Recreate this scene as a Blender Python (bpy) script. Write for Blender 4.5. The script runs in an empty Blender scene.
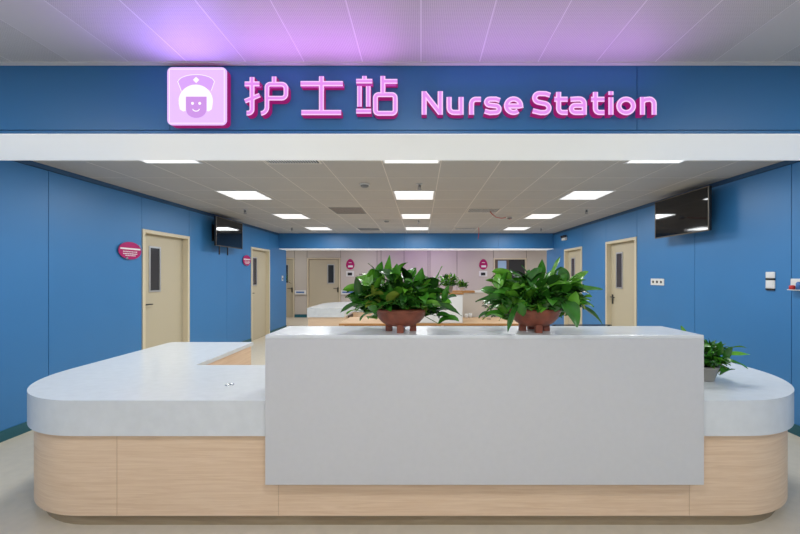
import bpy, bmesh, math, random
from mathutils import Vector, Matrix
random.seed(7)
C = bpy.context.scene.collection
PI = math.pi
F, VX, VY, H = 356.0, 421.0, 275.0, 1.53      # focal length in px, vanishing point, eye height

# ------------------------------------------------------------------ materials
def mat(name, col, rough=0.5, metal=0.0, spec=0.5, emit=None, estr=1.0, noise=0.0, nscale=(6, 6, 6), bump=0.0, bscale=60.0):
    m = bpy.data.materials.new(name); m.use_nodes = True
    nt = m.node_tree; b = nt.nodes['Principled BSDF']
    b.inputs['Base Color'].default_value = (*col, 1); b.inputs['Roughness'].default_value = rough
    b.inputs['Metallic'].default_value = metal; b.inputs['Specular IOR Level'].default_value = spec
    if emit:
        b.inputs['Emission Color'].default_value = (*emit, 1); b.inputs['Emission Strength'].default_value = estr
    if noise or bump:
        tc = nt.nodes.new('ShaderNodeTexCoord')
        mp = nt.nodes.new('ShaderNodeMapping'); mp.inputs['Scale'].default_value = nscale
        nt.links.new(tc.outputs['Object'], mp.inputs['Vector'])
    if noise:
        n = nt.nodes.new('ShaderNodeTexNoise'); n.inputs['Scale'].default_value = 1.0; n.inputs['Detail'].default_value = 6
        nt.links.new(mp.outputs['Vector'], n.inputs['Vector'])
        r = nt.nodes.new('ShaderNodeValToRGB')
        r.color_ramp.elements[0].position = 0.3; r.color_ramp.elements[1].position = 0.7
        r.color_ramp.elements[0].color = tuple(c * (1 - noise) for c in col) + (1,)
        r.color_ramp.elements[1].color = tuple(min(1, c * (1 + noise)) for c in col) + (1,)
        nt.links.new(n.outputs['Fac'], r.inputs['Fac']); nt.links.new(r.outputs['Color'], b.inputs['Base Color'])
    if bump:
        n2 = nt.nodes.new('ShaderNodeTexNoise'); n2.inputs['Scale'].default_value = bscale
        nt.links.new(tc.outputs['Object'], n2.inputs['Vector'])
        bp = nt.nodes.new('ShaderNodeBump'); bp.inputs['Strength'].default_value = bump; bp.inputs['Distance'].default_value = 0.004
        nt.links.new(n2.outputs['Fac'], bp.inputs['Height']); nt.links.new(bp.outputs['Normal'], b.inputs['Normal'])
    return m

def wood_mat(name, c0, c1, scale, rough=0.45):
    m = bpy.data.materials.new(name); m.use_nodes = True
    nt = m.node_tree; b = nt.nodes['Principled BSDF']; b.inputs['Roughness'].default_value = rough
    tc = nt.nodes.new('ShaderNodeTexCoord')
    mp = nt.nodes.new('ShaderNodeMapping'); mp.inputs['Scale'].default_value = scale
    nt.links.new(tc.outputs['Object'], mp.inputs['Vector'])
    n = nt.nodes.new('ShaderNodeTexNoise'); n.inputs['Scale'].default_value = 1.0; n.inputs['Detail'].default_value = 8
    n.inputs['Roughness'].default_value = 0.65; n.inputs['Distortion'].default_value = 0.8
    nt.links.new(mp.outputs['Vector'], n.inputs['Vector'])
    r = nt.nodes.new('ShaderNodeValToRGB')
    r.color_ramp.elements[0].position = 0.34; r.color_ramp.elements[1].position = 0.62
    r.color_ramp.elements[0].color = (*c0, 1); r.color_ramp.elements[1].color = (*c1, 1)
    nt.links.new(n.outputs['Fac'], r.inputs['Fac']); nt.links.new(r.outputs['Color'], b.inputs['Base Color'])
    return m

def dotted_mat(name, col, dark, pitch, size, rough=0.5):
    """perforated metal: a regular grid of small darker holes"""
    m = bpy.data.materials.new(name); m.use_nodes = True
    nt = m.node_tree; b = nt.nodes['Principled BSDF']; b.inputs['Roughness'].default_value = rough
    tc = nt.nodes.new('ShaderNodeTexCoord')
    v = nt.nodes.new('ShaderNodeTexVoronoi'); v.inputs['Scale'].default_value = 1.0 / pitch
    v.inputs['Randomness'].default_value = 0.0; v.voronoi_dimensions = '2D'
    nt.links.new(tc.outputs['Object'], v.inputs['Vector'])
    lt = nt.nodes.new('ShaderNodeMath'); lt.operation = 'LESS_THAN'; lt.inputs[1].default_value = size
    nt.links.new(v.outputs['Distance'], lt.inputs[0])
    mx = nt.nodes.new('ShaderNodeMixRGB'); mx.inputs['Color1'].default_value = (*col, 1); mx.inputs['Color2'].default_value = (*dark, 1)
    nt.links.new(lt.outputs[0], mx.inputs['Fac']); nt.links.new(mx.outputs['Color'], b.inputs['Base Color'])
    return m

M = {}
M['blue'] = mat('blue_panel', (0.040, 0.195, 0.45), 0.42, noise=0.03, nscale=(1, 1, 1))
M['blue_dark'] = mat('blue_trim', (0.03, 0.10, 0.22), 0.5)
M['seam'] = mat('dark_joint', (0.025, 0.08, 0.16), 0.8)
M['base'] = mat('teal_baseboard', (0.010, 0.105, 0.14), 0.35)
M['floor'] = mat('beige_vinyl', (0.66, 0.585, 0.46), 0.38, noise=0.04, nscale=(14, 14, 14))
M['ceil'] = mat('grey_ceiling_tile', (0.48, 0.455, 0.42), 0.6, noise=0.02, nscale=(3, 3, 3))
M['grid'] = mat('ceiling_joint', (0.74, 0.69, 0.62), 0.5)
M['perf'] = dotted_mat('perforated_ceiling', (0.62, 0.615, 0.61), (0.42, 0.42, 0.42), 0.008, 0.30)
M['plain'] = mat('plain_ceiling', (0.60, 0.60, 0.60), 0.5)
M['rimwhite'] = mat('white_metal', (0.75, 0.75, 0.75), 0.35)
M['soffit'] = mat('white_soffit_added_glow', (0.9, 0.9, 0.9), 0.4, emit=(0.94, 0.98, 1.0), estr=0.30)  # slight glow added to the white, bounced light alone leaves it too dark
M['marble'] = mat('white_solid_surface', (0.70, 0.725, 0.74), 0.22, noise=0.035, nscale=(14, 22, 14))
M['ped'] = mat('white_counter_panel', (0.60, 0.60, 0.61), 0.32, noise=0.012, nscale=(30, 30, 30))
M['wood'] = wood_mat('light_maple', (0.72, 0.505, 0.335), (0.82, 0.615, 0.435), (2.6, 2.6, 64.0))
M['wood_joint'] = mat('maple_joint', (0.58, 0.41, 0.27), 0.6)
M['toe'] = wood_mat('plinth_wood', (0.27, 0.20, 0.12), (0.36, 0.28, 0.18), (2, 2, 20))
M['desk_wood'] = wood_mat('desk_wood', (0.50, 0.31, 0.16), (0.62, 0.42, 0.25), (3, 20, 3))
M['edge_wood'] = mat('orange_wood_edge', (0.42, 0.20, 0.06), 0.5)
M['cream'] = mat('cream_door', (0.52, 0.46, 0.33), 0.45)
M['cream_frame'] = mat('cream_frame', (0.66, 0.58, 0.42), 0.4)
M['beige'] = mat('beige_wall', (0.55, 0.50, 0.44), 0.5)
M['beige_seam'] = mat('beige_joint', (0.22, 0.19, 0.16), 0.7)
M['chrome'] = mat('steel', (0.62, 0.63, 0.65), 0.25, 1.0)
M['alu'] = mat('brushed_aluminium', (0.55, 0.57, 0.58), 0.4, 0.8)
M['black'] = mat('black_plastic', (0.012, 0.012, 0.013), 0.4)
M['screen'] = mat('dark_screen', (0.006, 0.006, 0.007), 0.05)
M['glass'] = mat('dark_pane', (0.035, 0.038, 0.042), 0.08)
M['bluepane'] = mat('pale_blue_pane', (0.36, 0.52, 0.72), 0.15)
M['plate'] = mat('white_plastic', (0.74, 0.74, 0.72), 0.35)
M['lamp'] = mat('lit_diffuser', (0.9, 0.9, 0.9), 0.5, emit=(1.0, 0.985, 0.96), estr=0.9)
M['louver'] = mat('diffuser_rib', (0.8, 0.8, 0.8), 0.5, emit=(1, 1, 1), estr=0.62)
M['face'] = mat('lit_pink_face', (0.06, 0.04, 0.06), 0.5, 0.0, 0.2, emit=(0.85, 0.30, 0.93), estr=0.92)
M['face_rim'] = mat('lit_pale_rim', (0.06, 0.04, 0.06), 0.5, 0.0, 0.2, emit=(0.98, 0.62, 1.0), estr=1.0)
M['return'] = mat('magenta_side', (0.045, 0.004, 0.02), 0.5, 0.0, 0.2, emit=(0.32, 0.008, 0.15), estr=0.85)
M['icon'] = mat('lit_lilac_face', (0.06, 0.04, 0.06), 0.5, 0.0, 0.2, emit=(0.80, 0.52, 1.0), estr=1.03)
M['icon_mid'] = mat('lit_mauve', (0.06, 0.04, 0.06), 0.5, 0.0, 0.2, emit=(0.62, 0.30, 0.80), estr=1.0)
M['icon_cap'] = mat('lit_soft_mauve', (0.06, 0.04, 0.06), 0.5, 0.0, 0.2, emit=(0.70, 0.38, 0.92), estr=1.0)
M['icon_white'] = mat('lit_white', (0.06, 0.04, 0.06), 0.5, 0.0, 0.2, emit=(1, 0.97, 1), estr=1.05)
M['magenta'] = mat('magenta_acrylic', (0.42, 0.012, 0.13), 0.25)
M['magenta2'] = mat('deep_magenta', (0.28, 0.008, 0.12), 0.25)
M['white'] = mat('white_print', (0.8, 0.78, 0.8), 0.4)
M['red'] = mat('red_plastic', (0.55, 0.02, 0.02), 0.4)
M['cyan'] = mat('blue_plastic', (0.05, 0.16, 0.42), 0.4)
M['clay'] = mat('brown_clay', (0.26, 0.070, 0.038), 0.42, noise=0.28, nscale=(22, 22, 22), bump=0.25, bscale=70)
M['clay_rim'] = mat('brown_clay_rim', (0.23, 0.075, 0.045), 0.35)
M['soil'] = mat('soil', (0.03, 0.02, 0.012), 0.9, bump=0.6, bscale=90)
M['grey_pot'] = mat('grey_pot', (0.42, 0.39, 0.35), 0.5, noise=0.06, nscale=(20, 20, 20))
M['grille'] = dotted_mat('brown_grille', (0.26, 0.21, 0.18), (0.06, 0.05, 0.04), 0.022, 0.32)
M['grey_grille'] = mat('grey_grille', (0.25, 0.25, 0.25), 0.6)
M['hole'] = mat('dark_void', (0.012, 0.012, 0.012), 0.9)
LEAF = []
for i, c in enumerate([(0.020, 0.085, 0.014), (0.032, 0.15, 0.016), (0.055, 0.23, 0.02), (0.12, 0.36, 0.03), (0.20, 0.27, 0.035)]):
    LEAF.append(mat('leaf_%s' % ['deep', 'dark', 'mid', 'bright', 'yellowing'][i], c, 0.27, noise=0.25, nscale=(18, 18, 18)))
M['stem'] = mat('green_stem', (0.06, 0.17, 0.03), 0.5)

# ------------------------------------------------------------------ mesh helpers
class MB:
    def __init__(self): self.v = []; self.f = []; self.mi = []; self.sm = []
    def add(self, vs, fs, mi=0, smooth=False):
        o = len(self.v); self.v += [tuple(v) for v in vs]
        for f in fs: self.f.append(tuple(o + i for i in f)); self.mi.append(mi); self.sm.append(smooth)
        return self
    def frombm(self, bm, mi=0, smooth=False):
        bm.verts.index_update()
        self.add([v.co[:] for v in bm.verts], [[v.index for v in f.verts] for f in bm.faces], mi, smooth); bm.free(); return self
    def box(self, x0, x1, y0, y1, z0, z1, mi=0, bev=0.0, seg=2):
        if bev <= 0:
            vs = [(x, y, z) for z in (z0, z1) for y in (y0, y1) for x in (x0, x1)]
            return self.add(vs, [(0, 2, 3, 1), (4, 5, 7, 6), (0, 1, 5, 4), (2, 6, 7, 3), (0, 4, 6, 2), (1, 3, 7, 5)], mi)
        bm = bmesh.new(); bmesh.ops.create_cube(bm, size=1)
        for v in bm.verts:
            v.co = Vector(((x0 + x1) / 2 + v.co.x * (x1 - x0), (y0 + y1) / 2 + v.co.y * (y1 - y0), (z0 + z1) / 2 + v.co.z * (z1 - z0)))
        bmesh.ops.bevel(bm, geom=bm.edges[:], offset=bev, segments=seg, affect='EDGES', profile=0.5)
        return self.frombm(bm, mi, False)
    def prism(self, pts, a0, a1, axis='Z', mi=0, smooth=False):
        """extrude a 2D outline (counter-clockwise) from a0 to a1 along an axis"""
        n = len(pts)
        def P(p, a):
            return {'Z': (p[0], p[1], a), 'Y': (p[0], a, p[1]), 'X': (a, p[0], p[1])}[axis]
        vs = [P(p, a0) for p in pts] + [P(p, a1) for p in pts]
        self.add(vs, [tuple(range(n))[::-1], tuple(range(n, 2 * n))], mi, False)
        o = len(self.v) - 2 * n
        for i in range(n):
            j = (i + 1) % n
            self.f.append((o + i, o + j, o + n + j, o + n + i)); self.mi.append(mi); self.sm.append(smooth)
        return self
    def lathe(self, prof, seg=32, ctr=(0, 0, 0), sx=1, sy=1, mi=0, smooth=True):
        vs = []; fs = []
        for r, z in prof:
            for k in range(seg):
                a = 2 * PI * k / seg; vs.append((ctr[0] + r * sx * math.cos(a), ctr[1] + r * sy * math.sin(a), ctr[2] + z))
        for i in range(len(prof) - 1):
            for k in range(seg):
                k2 = (k + 1) % seg; fs.append((i * seg + k, i * seg + k2, (i + 1) * seg + k2, (i + 1) * seg + k))
        fs.append(tuple(range(seg))[::-1]); fs.append(tuple((len(prof) - 1) * seg + k for k in range(seg)))
        return self.add(vs, fs, mi, smooth)
    def tube(self, pts, r, seg=8, mi=0):
        pts = [Vector(p) for p in pts]; vs = []; fs = []
        rs = r if isinstance(r, (list, tuple)) else [r] * len(pts)
        for i, p in enumerate(pts):
            t = (pts[min(i + 1, len(pts) - 1)] - pts[max(i - 1, 0)]).normalized()
            u = t.cross(Vector((0, 0, 1)) if abs(t.z) < 0.9 else Vector((1, 0, 0))).normalized(); w = t.cross(u)
            for k in range(seg):
                a = 2 * PI * k / seg; vs.append(p + (u * math.cos(a) + w * math.sin(a)) * rs[i])
        for i in range(len(pts) - 1):
            for k in range(seg):
                k2 = (k + 1) % seg; fs.append((i * seg + k, i * seg + k2, (i + 1) * seg + k2, (i + 1) * seg + k))
        fs.append(tuple(range(seg))); fs.append(tuple((len(pts) - 1) * seg + k for k in range(seg)))
        return self.add(vs, fs, mi, True)
    def build(self, name, m, parent=None, rec=True):
        me = bpy.data.meshes.new(name)
        if parent:
            a = abs_loc(parent); self.v = [(x - a.x, y - a.y, z - a.z) for x, y, z in self.v]
        me.from_pydata(self.v, [], self.f)
        for mm in (m if isinstance(m, (list, tuple)) else [m]): me.materials.append(mm)
        me.polygons.foreach_set('material_index', self.mi); me.polygons.foreach_set('use_smooth', self.sm); me.update()
        if rec:
            bm = bmesh.new(); bm.from_mesh(me); bmesh.ops.recalc_face_normals(bm, faces=bm.faces); bm.to_mesh(me); bm.free()
        o = bpy.data.objects.new(name, me); C.objects.link(o)
        if parent: o.parent = parent
        return o

def abs_loc(o):
    v = Vector(o.location)
    if o.parent: v = v + abs_loc(o.parent)
    return v
def tag(o, label, cat, group=None):
    o['label'] = label; o['category'] = cat
    if group: o['group'] = group
    return o
def thing(name, label, cat, loc=(0, 0, 0), group=None):
    o = bpy.data.objects.new(name, None); C.objects.link(o); o.location = loc; o.empty_display_size = 0.1
    return tag(o, label, cat, group)
def struct(name, mb, m, parent=None):
    o = mb.build(name, m, parent)
    if not parent: o['kind'] = 'structure'
    return o
def area(name, loc, rot, sx, sy, col_, power):
    l = bpy.data.lights.new(name, 'AREA'); l.shape = 'RECTANGLE'; l.size = sx; l.size_y = sy; l.color = col_; l.energy = power
    o = bpy.data.objects.new(name, l); C.objects.link(o); o.location = loc; o.rotation_euler = rot; return o
LAMP_W = 18.6
def panel_lamp(t):
    o = area('panel_lamp', (0, 0, -0.009), (0, 0, 0), 0.52, 0.52, (0.955, 0.985, 1.0), LAMP_W); o.parent = t
def dup(root, loc, label, group=None):
    """copy a thing, its parts and their sub-parts"""
    r = root.copy(); C.objects.link(r); r.location = loc; r['label'] = label
    if group: r['group'] = group
    for ch in list(root.children):
        c = ch.copy(); C.objects.link(c); c.parent = r
        for g in ch.children:
            d = g.copy(); C.objects.link(d); d.parent = c
    return r
def arc(cx, cy, r, a0, a1, n=16):
    return [(cx + r * math.cos(math.radians(a0 + (a1 - a0) * i / n)), cy + r * math.sin(math.radians(a0 + (a1 - a0) * i / n))) for i in range(n + 1)]
def rrect(x0, x1, y0, y1, r, n=6):
    return arc(x1 - r, y0 + r, r, -90, 0, n) + arc(x1 - r, y1 - r, r, 0, 90, n) + arc(x0 + r, y1 - r, r, 90, 180, n) + arc(x0 + r, y0 + r, r, 180, 270, n)

# ------------------------------------------------------------------ dimensions
XL, XR = -3.85, 3.59
ZC = 2.66
YF0, YF1 = 1.916, 2.35          # sign bulkhead
YB0, YB1 = 9.65, 10.17          # rear bulkhead
ZS = 2.289                      # underside of the sign bulkhead
YBACK = 12.85
YFRONT = -4.0
WT = 0.14                       # wall thickness

# ------------------------------------------------------------------ floor, ceilings
struct('floor', MB().box(-7, 7, YFRONT - 0.2, YBACK + 0.3, -0.1, 0.0), M['floor'])

TX, TY, TX0, TY0 = 0.59, 0.603, 0.20, 4.74
m = MB().box(XL, XR, YF1 - 0.2, YB0 + 0.2, ZC, ZC + 0.08, 0)
x = TX0 - 6 * TX
while x < XR:
    if x > XL + 0.02: m.box(x - 0.005, x + 0.005, YF1, YB0, ZC - 0.0015, ZC + 0.01, 1)
    x += TX
y = TY0 - 4 * TY
while y < YB0:
    if y > YF1: m.box(XL, XR, y - 0.004, y + 0.004, ZC - 0.0012, ZC + 0.01, 1)
    y += TY
struct('ceiling', m, [M['ceil'], M['grid']])

m = MB()
k = -13
while k < 12:
    a, b = k * 0.31, (k + 1) * 0.31
    a, b = max(a, XL), min(b, XR)
    if b - a > 0.01:
        m.box(a + 0.003, b - 0.003, YFRONT, YF0 - 0.03, ZC, ZC + 0.03, 1 if k in (5, -6) else 0)
    k += 1
m.box(XL, XR, YFRONT, YF0, ZC + 0.0008, ZC + 0.06, 2)
struct('ceiling_lobby', m, [M['perf'], M['plain'], M['rimwhite']])
struct('trim_1', MB().box(XL, XR, YF0 - 0.03, YF0 - 0.004, ZC - 0.006, ZC + 0.003, 0), M['rimwhite'])

struct('ceiling_rear', MB().box(-7, 7, YB1 - 0.1, YBACK + 0.2, ZC + 0.001, ZC + 0.08), M['ceil'])

# ------------------------------------------------------------------ blue side walls built of panels with open joints
def side_wall(name, X, sgn, seams, doors, y0, y1):
    """X = room face; sgn = -1 wall lies towards -X, +1 towards +X"""
    m = MB(); g = 0.003
    def bx(xa, xb, *r, mi=0):
        xs = sorted((X + sgn * xa, X + sgn * xb)); m.box(xs[0], xs[1], *r, mi)
    cuts = sorted(set([y0, y1] + seams + [d for ab in doors for d in ab]))
    ztop = ZC - 0.055
    for a, b in zip(cuts[:-1], cuts[1:]):
        zb = 0.0
        for da, db in doors:
            if a >= da - 1e-6 and b <= db + 1e-6: zb = 2.17
        bx(0, 0.02, a + g, b - g, zb, ztop)
        bx(0.02, WT, a, b, zb, ZC, mi=1)
    bx(0.0, 0.02, y0, y1, ztop + 0.008, ZC, mi=2)
    return struct(name, m, [M['blue'], M['seam'], M['blue_dark']])

D_L = [(4.91, 5.91), (8.06, 9.05)]
D_R = [(5.92, 6.91), (7.93, 8.91)]
side_wall('wall_left', XL, -1, [-2.7, -1.46, -0.22, 1.02, 2.46, 3.68, 7.06], D_L, YFRONT, YB1)
side_wall('wall_right', XR, 1, [-2.7, -1.46, -0.22, 1.02, 2.23, 3.45, 4.67], D_R, YFRONT, YB1)

def baseboard(name, X, sgn, doors, y0, y1):
    m = MB(); e = [y0] + [d for ab in doors for d in ab] + [y1]
    for a, b in zip(e[::2], e[1::2]):
        xs = sorted((X - sgn * 0.012, X - sgn * 0.0)); m.box(xs[0], xs[1], a, b, 0, 0.10)
    struct(name, m, M['base'])
baseboard('baseboard_left', XL, -1, D_L, YFRONT, YB1)
baseboard('baseboard_right', XR, 1, D_R, YFRONT, YB1)

# wall behind the camera
struct('wall_front', MB().box(XL - WT, XR + WT, YFRONT - 0.15, YFRONT, 0, ZC), M['beige'])

# rear room
m = MB()
xs = [-7] + [(p - VX) * YBACK / F for p in (294.5, 307, 340.5, 377, 381, 404, 428, 430, 457, 493.5)] + [(526.5 - VX) * YBACK / F, 7]
BD = (xs[2], xs[3])                                    # rear door opening
BD0 = (-5.75, xs[1])                                   # rear door at far left
BW = (xs[10], xs[11])                                  # rear window
def back_panel(a, b, z0, z1):
    m.box(a + 0.009, b - 0.009, YBACK, YBACK + 0.02, z0, z1, 0); m.box(a, b, YBACK + 0.02, YBACK + 0.15, z0, z1, 1)
for a, b in zip(xs[:-1], xs[1:]):
    if (a, b) == BD: back_panel(a, b, 2.155, ZC)
    elif (a, b) == BW: back_panel(a, b, 2.14, ZC); back_panel(a, b, 0, 0.95)
    elif a == -7:
        back_panel(-7, BD0[0], 0, ZC); back_panel(BD0[0], BD0[1], 2.155, ZC)
    else: back_panel(a, b, 0, ZC)
struct('wall_back', m, [M['beige'], M['beige_seam']])
m = MB(); m.box(BD0[1], BD[0], YBACK - 0.012, YBACK, 0, 0.11); m.box(BD[1], 7, YBACK - 0.012, YBACK, 0, 0.11)
struct('baseboard_back', m, M['base'])
m = MB(); m.box(-7.1, -7, YB1, YBACK + 0.1, 0, ZC); m.box(-7, XL - WT, YB1 - 0.12, YB1, 0, ZC)
struct('wall_back_left', m, M['beige'])
m = MB(); m.box(7, 7.1, YB1, YBACK + 0.1, 0, ZC); m.box(XR + WT, 7, YB1 - 0.12, YB1, 0, ZC)
struct('wall_back_right', m, M['beige'])

# ------------------------------------------------------------------ sign bulkhead and rear bulkhead
def bulkhead(name, y0, y1, zs, seams):
    m = MB(); g = 0.002
    e = [XL] + seams + [XR]
    for a, b in zip(e[:-1], e[1:]):
        m.box(a + g, b - g, y0, y0 + 0.015, zs + 0.022, ZC, 0)
        m.box(a + g, b - g, y1 - 0.015, y1, zs + 0.022, ZC, 0)
    m.box(XL, XR, y0, y0 + 0.015, zs + 0.004, zs + 0.018, 0); m.box(XL, XR, y1 - 0.015, y1, zs + 0.004, zs + 0.018, 0)
    m.box(XL, XR, y0 + 0.012, y1 - 0.012, zs + 0.003, ZC, 1)
    struct(name, m, [M['blue'], M['seam']])
bulkhead('wall_sign_bulkhead', YF0, YF1, ZS, [-1.351, 1.1625])
bulkhead('wall_rear_bulkhead', YB0, YB1, 2.243, [-1.4, -0.45, 0.8, 2.1])
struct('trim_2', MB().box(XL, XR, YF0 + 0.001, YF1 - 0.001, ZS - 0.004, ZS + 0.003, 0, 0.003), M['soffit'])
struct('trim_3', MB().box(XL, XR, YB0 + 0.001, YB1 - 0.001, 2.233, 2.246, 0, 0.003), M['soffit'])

# ------------------------------------------------------------------ doors
def side_door(name, X, sgn, y0, y1, far_handle):
    ly0, ly1 = y0 + 0.05, y1 - 0.05; zt = 2.12
    xl = X + sgn * 0.075                                     # face of the leaf
    xa, xb = sorted((xl, xl + sgn * 0.045))
    leaf = MB().box(xa, xb, ly0 + 0.003, ly1 - 0.003, 0.006, zt - 0.003, 0, 0.002)
    o = struct(name, leaf, M['cream'])
    xa, xb = sorted((X - sgn * 0.014, X + sgn * 0.135))
    m = MB(); m.box(xa, xb, y0 + 0.002, ly0, 0, zt + 0.048, 0, 0.003); m.box(xa, xb, ly1, y1 - 0.002, 0, zt + 0.048, 0, 0.003)
    m.box(xa, xb, ly0, ly1, zt, zt + 0.048, 0, 0.003)
    m.build('door_frame', M['cream_frame'], o)
    # vision panel
    w0, w1 = (ly1 - 0.40, ly1 - 0.18) if far_handle else (ly0 + 0.17, ly0 + 0.40)
    z0, z1 = 1.28, 1.95
    xa, xb = sorted((xl - sgn * 0.010, xl + sgn * 0.002))
    m = MB()
    m.box(xa, xb, w0, w0 + 0.025, z0, z1); m.box(xa, xb, w1 - 0.025, w1, z0, z1)
    m.box(xa, xb, w0 + 0.025, w1 - 0.025, z0, z0 + 0.025); m.box(xa, xb, w0 + 0.025, w1 - 0.025, z1 - 0.025, z1)
    fr = m.build('vision_frame', M['alu'], o)
    xa, xb = sorted((xl - sgn * 0.004, xl + sgn * 0.002))
    MB().box(xa, xb, w0 + 0.025, w1 - 0.025, z0 + 0.025, z1 - 0.025).build('vision_pane', M['glass'], fr)
    # lever handle
    hy = ly1 - 0.06 if far_handle else ly0 + 0.06
    d = -1 if far_handle else 1
    m = MB(); xa, xb = sorted((xl - sgn * 0.010, xl)); m.box(xa, xb, hy - 0.022, hy + 0.022, 0.98, 1.16, 0, 0.004)
    m.tube([(xl - sgn * 0.005, hy, 1.11), (xl - sgn * 0.045, hy, 1.11)], 0.010)
    m.tube([(xl - sgn * 0.045, hy - d * 0.01, 1.11), (xl - sgn * 0.047, hy + d * 0.06, 1.11), (xl - sgn * 0.042, hy + d * 0.13, 1.107)], 0.009)
    m.build('door_handle', M['black'], o)
    # closed room behind the leaf
    return o
side_door('door_1', XL, -1, *D_L[0], False)
side_door('door_2', XL, -1, *D_L[1], False)
side_door('door_3', XR, 1, *D_R[0], True)
side_door('door_4', XR, 1, *D_R[1], True)

def back_door(name, x0, x1, win):
    zt = 2.105; yl = YBACK + 0.06
    o = struct(name, MB().box(x0 + 0.053, x1 - 0.053, yl, yl + 0.045, 0.006, zt - 0.003, 0, 0.002), M['cream'])
    m = MB(); m.box(x0 + 0.002, x0 + 0.05, YBACK - 0.014, YBACK + 0.13, 0, zt + 0.045, 0, 0.003); m.box(x1 - 0.05, x1 - 0.002, YBACK - 0.014, YBACK + 0.13, 0, zt + 0.045, 0, 0.003)
    m.box(x0 + 0.05, x1 - 0.05, YBACK - 0.014, YBACK + 0.13, zt, zt + 0.045, 0, 0.003)
    m.build('door_frame', M['cream_frame'], o)
    w1 = x1 - 0.23; w0 = w1 - 0.26; z0, z1 = 1.22, 1.92; m = MB(); e = 0.03
    m.box(w0, w0 + e, yl - 0.010, yl, z0, z1); m.box(w1 - e, w1, yl - 0.010, yl, z0, z1)
    m.box(w0 + e, w1 - e, yl - 0.010, yl, z0, z0 + e); m.box(w0 + e, w1 - e, yl - 0.010, yl, z1 - e, z1)
    fr = m.build('vision_frame', M['alu'], o)
    MB().box(w0 + e, w1 - e, yl - 0.004, yl, z0 + e, z1 - e).build('vision_pane', M['glass'], fr)
    hx = x1 - 0.11; m = MB(); m.box(hx - 0.022, hx + 0.022, yl - 0.01, yl, 0.90, 1.08, 0, 0.004)
    m.tube([(hx, yl, 1.05), (hx, yl - 0.05, 1.05)], 0.012); m.tube([(hx + 0.01, yl - 0.05, 1.05), (hx - 0.15, yl - 0.045, 1.05)], 0.011)
    m.build('door_handle', M['black'], o)
back_door('door_5', *BD, True)
back_door('door_6', *BD0, True)

# rear window: brown and white frame, pale blue pane and dark pane
x0, x1 = BW; m = MB()
m.box(x0, x0 + 0.05, YBACK - 0.02, YBACK + 0.12, 0.95, 2.14); m.box(x1 - 0.05, x1, YBACK - 0.02, YBACK + 0.12, 0.95, 2.14)
m.box(x0 + 0.05, x1 - 0.05, YBACK - 0.02, YBACK + 0.12, 2.09, 2.14); m.box(x0 + 0.05, x1 - 0.05, YBACK - 0.02, YBACK + 0.12, 0.95, 1.0)
wo = struct('window_1', m, M['cream_frame'])
xm = x0 + 0.47
m = MB()
for a, b in ((x0 + 0.05, x0 + 0.16), (xm, xm + 0.09)): m.box(a, b, YBACK + 0.01, YBACK + 0.06, 1.0, 2.09)
m.box(x0 + 0.16, xm, YBACK + 0.01, YBACK + 0.06, 2.05, 2.09)
m.build('sash', mat('brown_sash', (0.10, 0.065, 0.045), 0.5), wo)
MB().box(x0 + 0.16, xm, YBACK + 0.03, YBACK + 0.05, 1.0, 2.05).build('pane', M['bluepane'], wo)
MB().box(xm + 0.09, x1 - 0.05, YBACK + 0.03, YBACK + 0.05, 1.0, 2.09).build('pane', M['glass'], wo)

# ------------------------------------------------------------------ front counter
def U(x0, x1, y0, y1, r, xi0, xi1, yi, rb=0.06):
    """outline of the U-shaped plan, counter-clockwise, rounded front corners"""
    p = arc(x0 + r, y0 + r, r, 180, 270, 24) + arc(x1 - r, y0 + r, r, 270, 360, 24)
    p += arc(x1 - rb, y1 - rb, rb, 0, 90, 5) + [(xi1, y1), (xi1, yi), (xi0, yi), (xi0, y1)] + arc(x0 + rb, y1 - rb, rb, 90, 180, 5)
    return p
def strip_between(m, po, pi, z0, z1, mi=0):
    n = len(po); vs = [(x, y, z0) for x, y in po] + [(x, y, z1) for x, y in po] + [(x, y, z0) for x, y in pi] + [(x, y, z1) for x, y in pi]
    fs = []
    for i in range(n - 1):
        j = i + 1
        fs += [(i, j, n + j, n + i), (2 * n + j, 2 * n + i, 3 * n + i, 3 * n + j), (i, 2 * n + i, 2 * n + j, j), (n + i, n + j, 3 * n + j, 3 * n + i)]
    fs += [(0, n, 3 * n, 2 * n), (n - 1, 3 * n - 1, 4 * n - 1, 2 * n - 1)]
    m.add(vs, fs, mi, False)
def outer(x0, x1, y0, y1, r):
    return [(x0, y1)] + arc(x0 + r, y0 + r, r, 180, 270, 24) + arc(x1 - r, y0 + r, r, 270, 360, 24) + [(x1, y1)]

CX0, CX1, CY0, CY1, CR = -2.79, 2.655, 2.12, 3.97, 0.72
CI0, CI1, CYI = -1.87, 1.70, 2.957
ZT, ZB, ZW = 0.7825, 0.571, 0.0757

def smooth_sides(o, ang=0.6):
    for p in o.data.polygons:
        if abs(p.normal.z) < 0.3: p.use_smooth = True
    try: o.data.set_sharp_from_angle(angle=ang)
    except Exception: pass

wt = thing('worktop', 'white U-shaped solid surface worktop with rounded corners and deep front apron', 'worktop', (0, 3.0, ZB))
m = MB(); m.prism(U(CX0, CX1, CY0, CY1, CR, CI0, CI1, CYI), ZT - 0.035, ZT)
smooth_sides(m.build('top_slab', M['marble'], wt))
m = MB(); strip_between(m, outer(CX0, CX1, CY0, CY1 - 0.06, CR), outer(CX0 + 0.028, CX1 - 0.028, CY0 + 0.028, CY1 - 0.06, CR - 0.028), ZB, ZT - 0.035)
smooth_sides(m.build('apron', M['marble'], wt))

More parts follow.
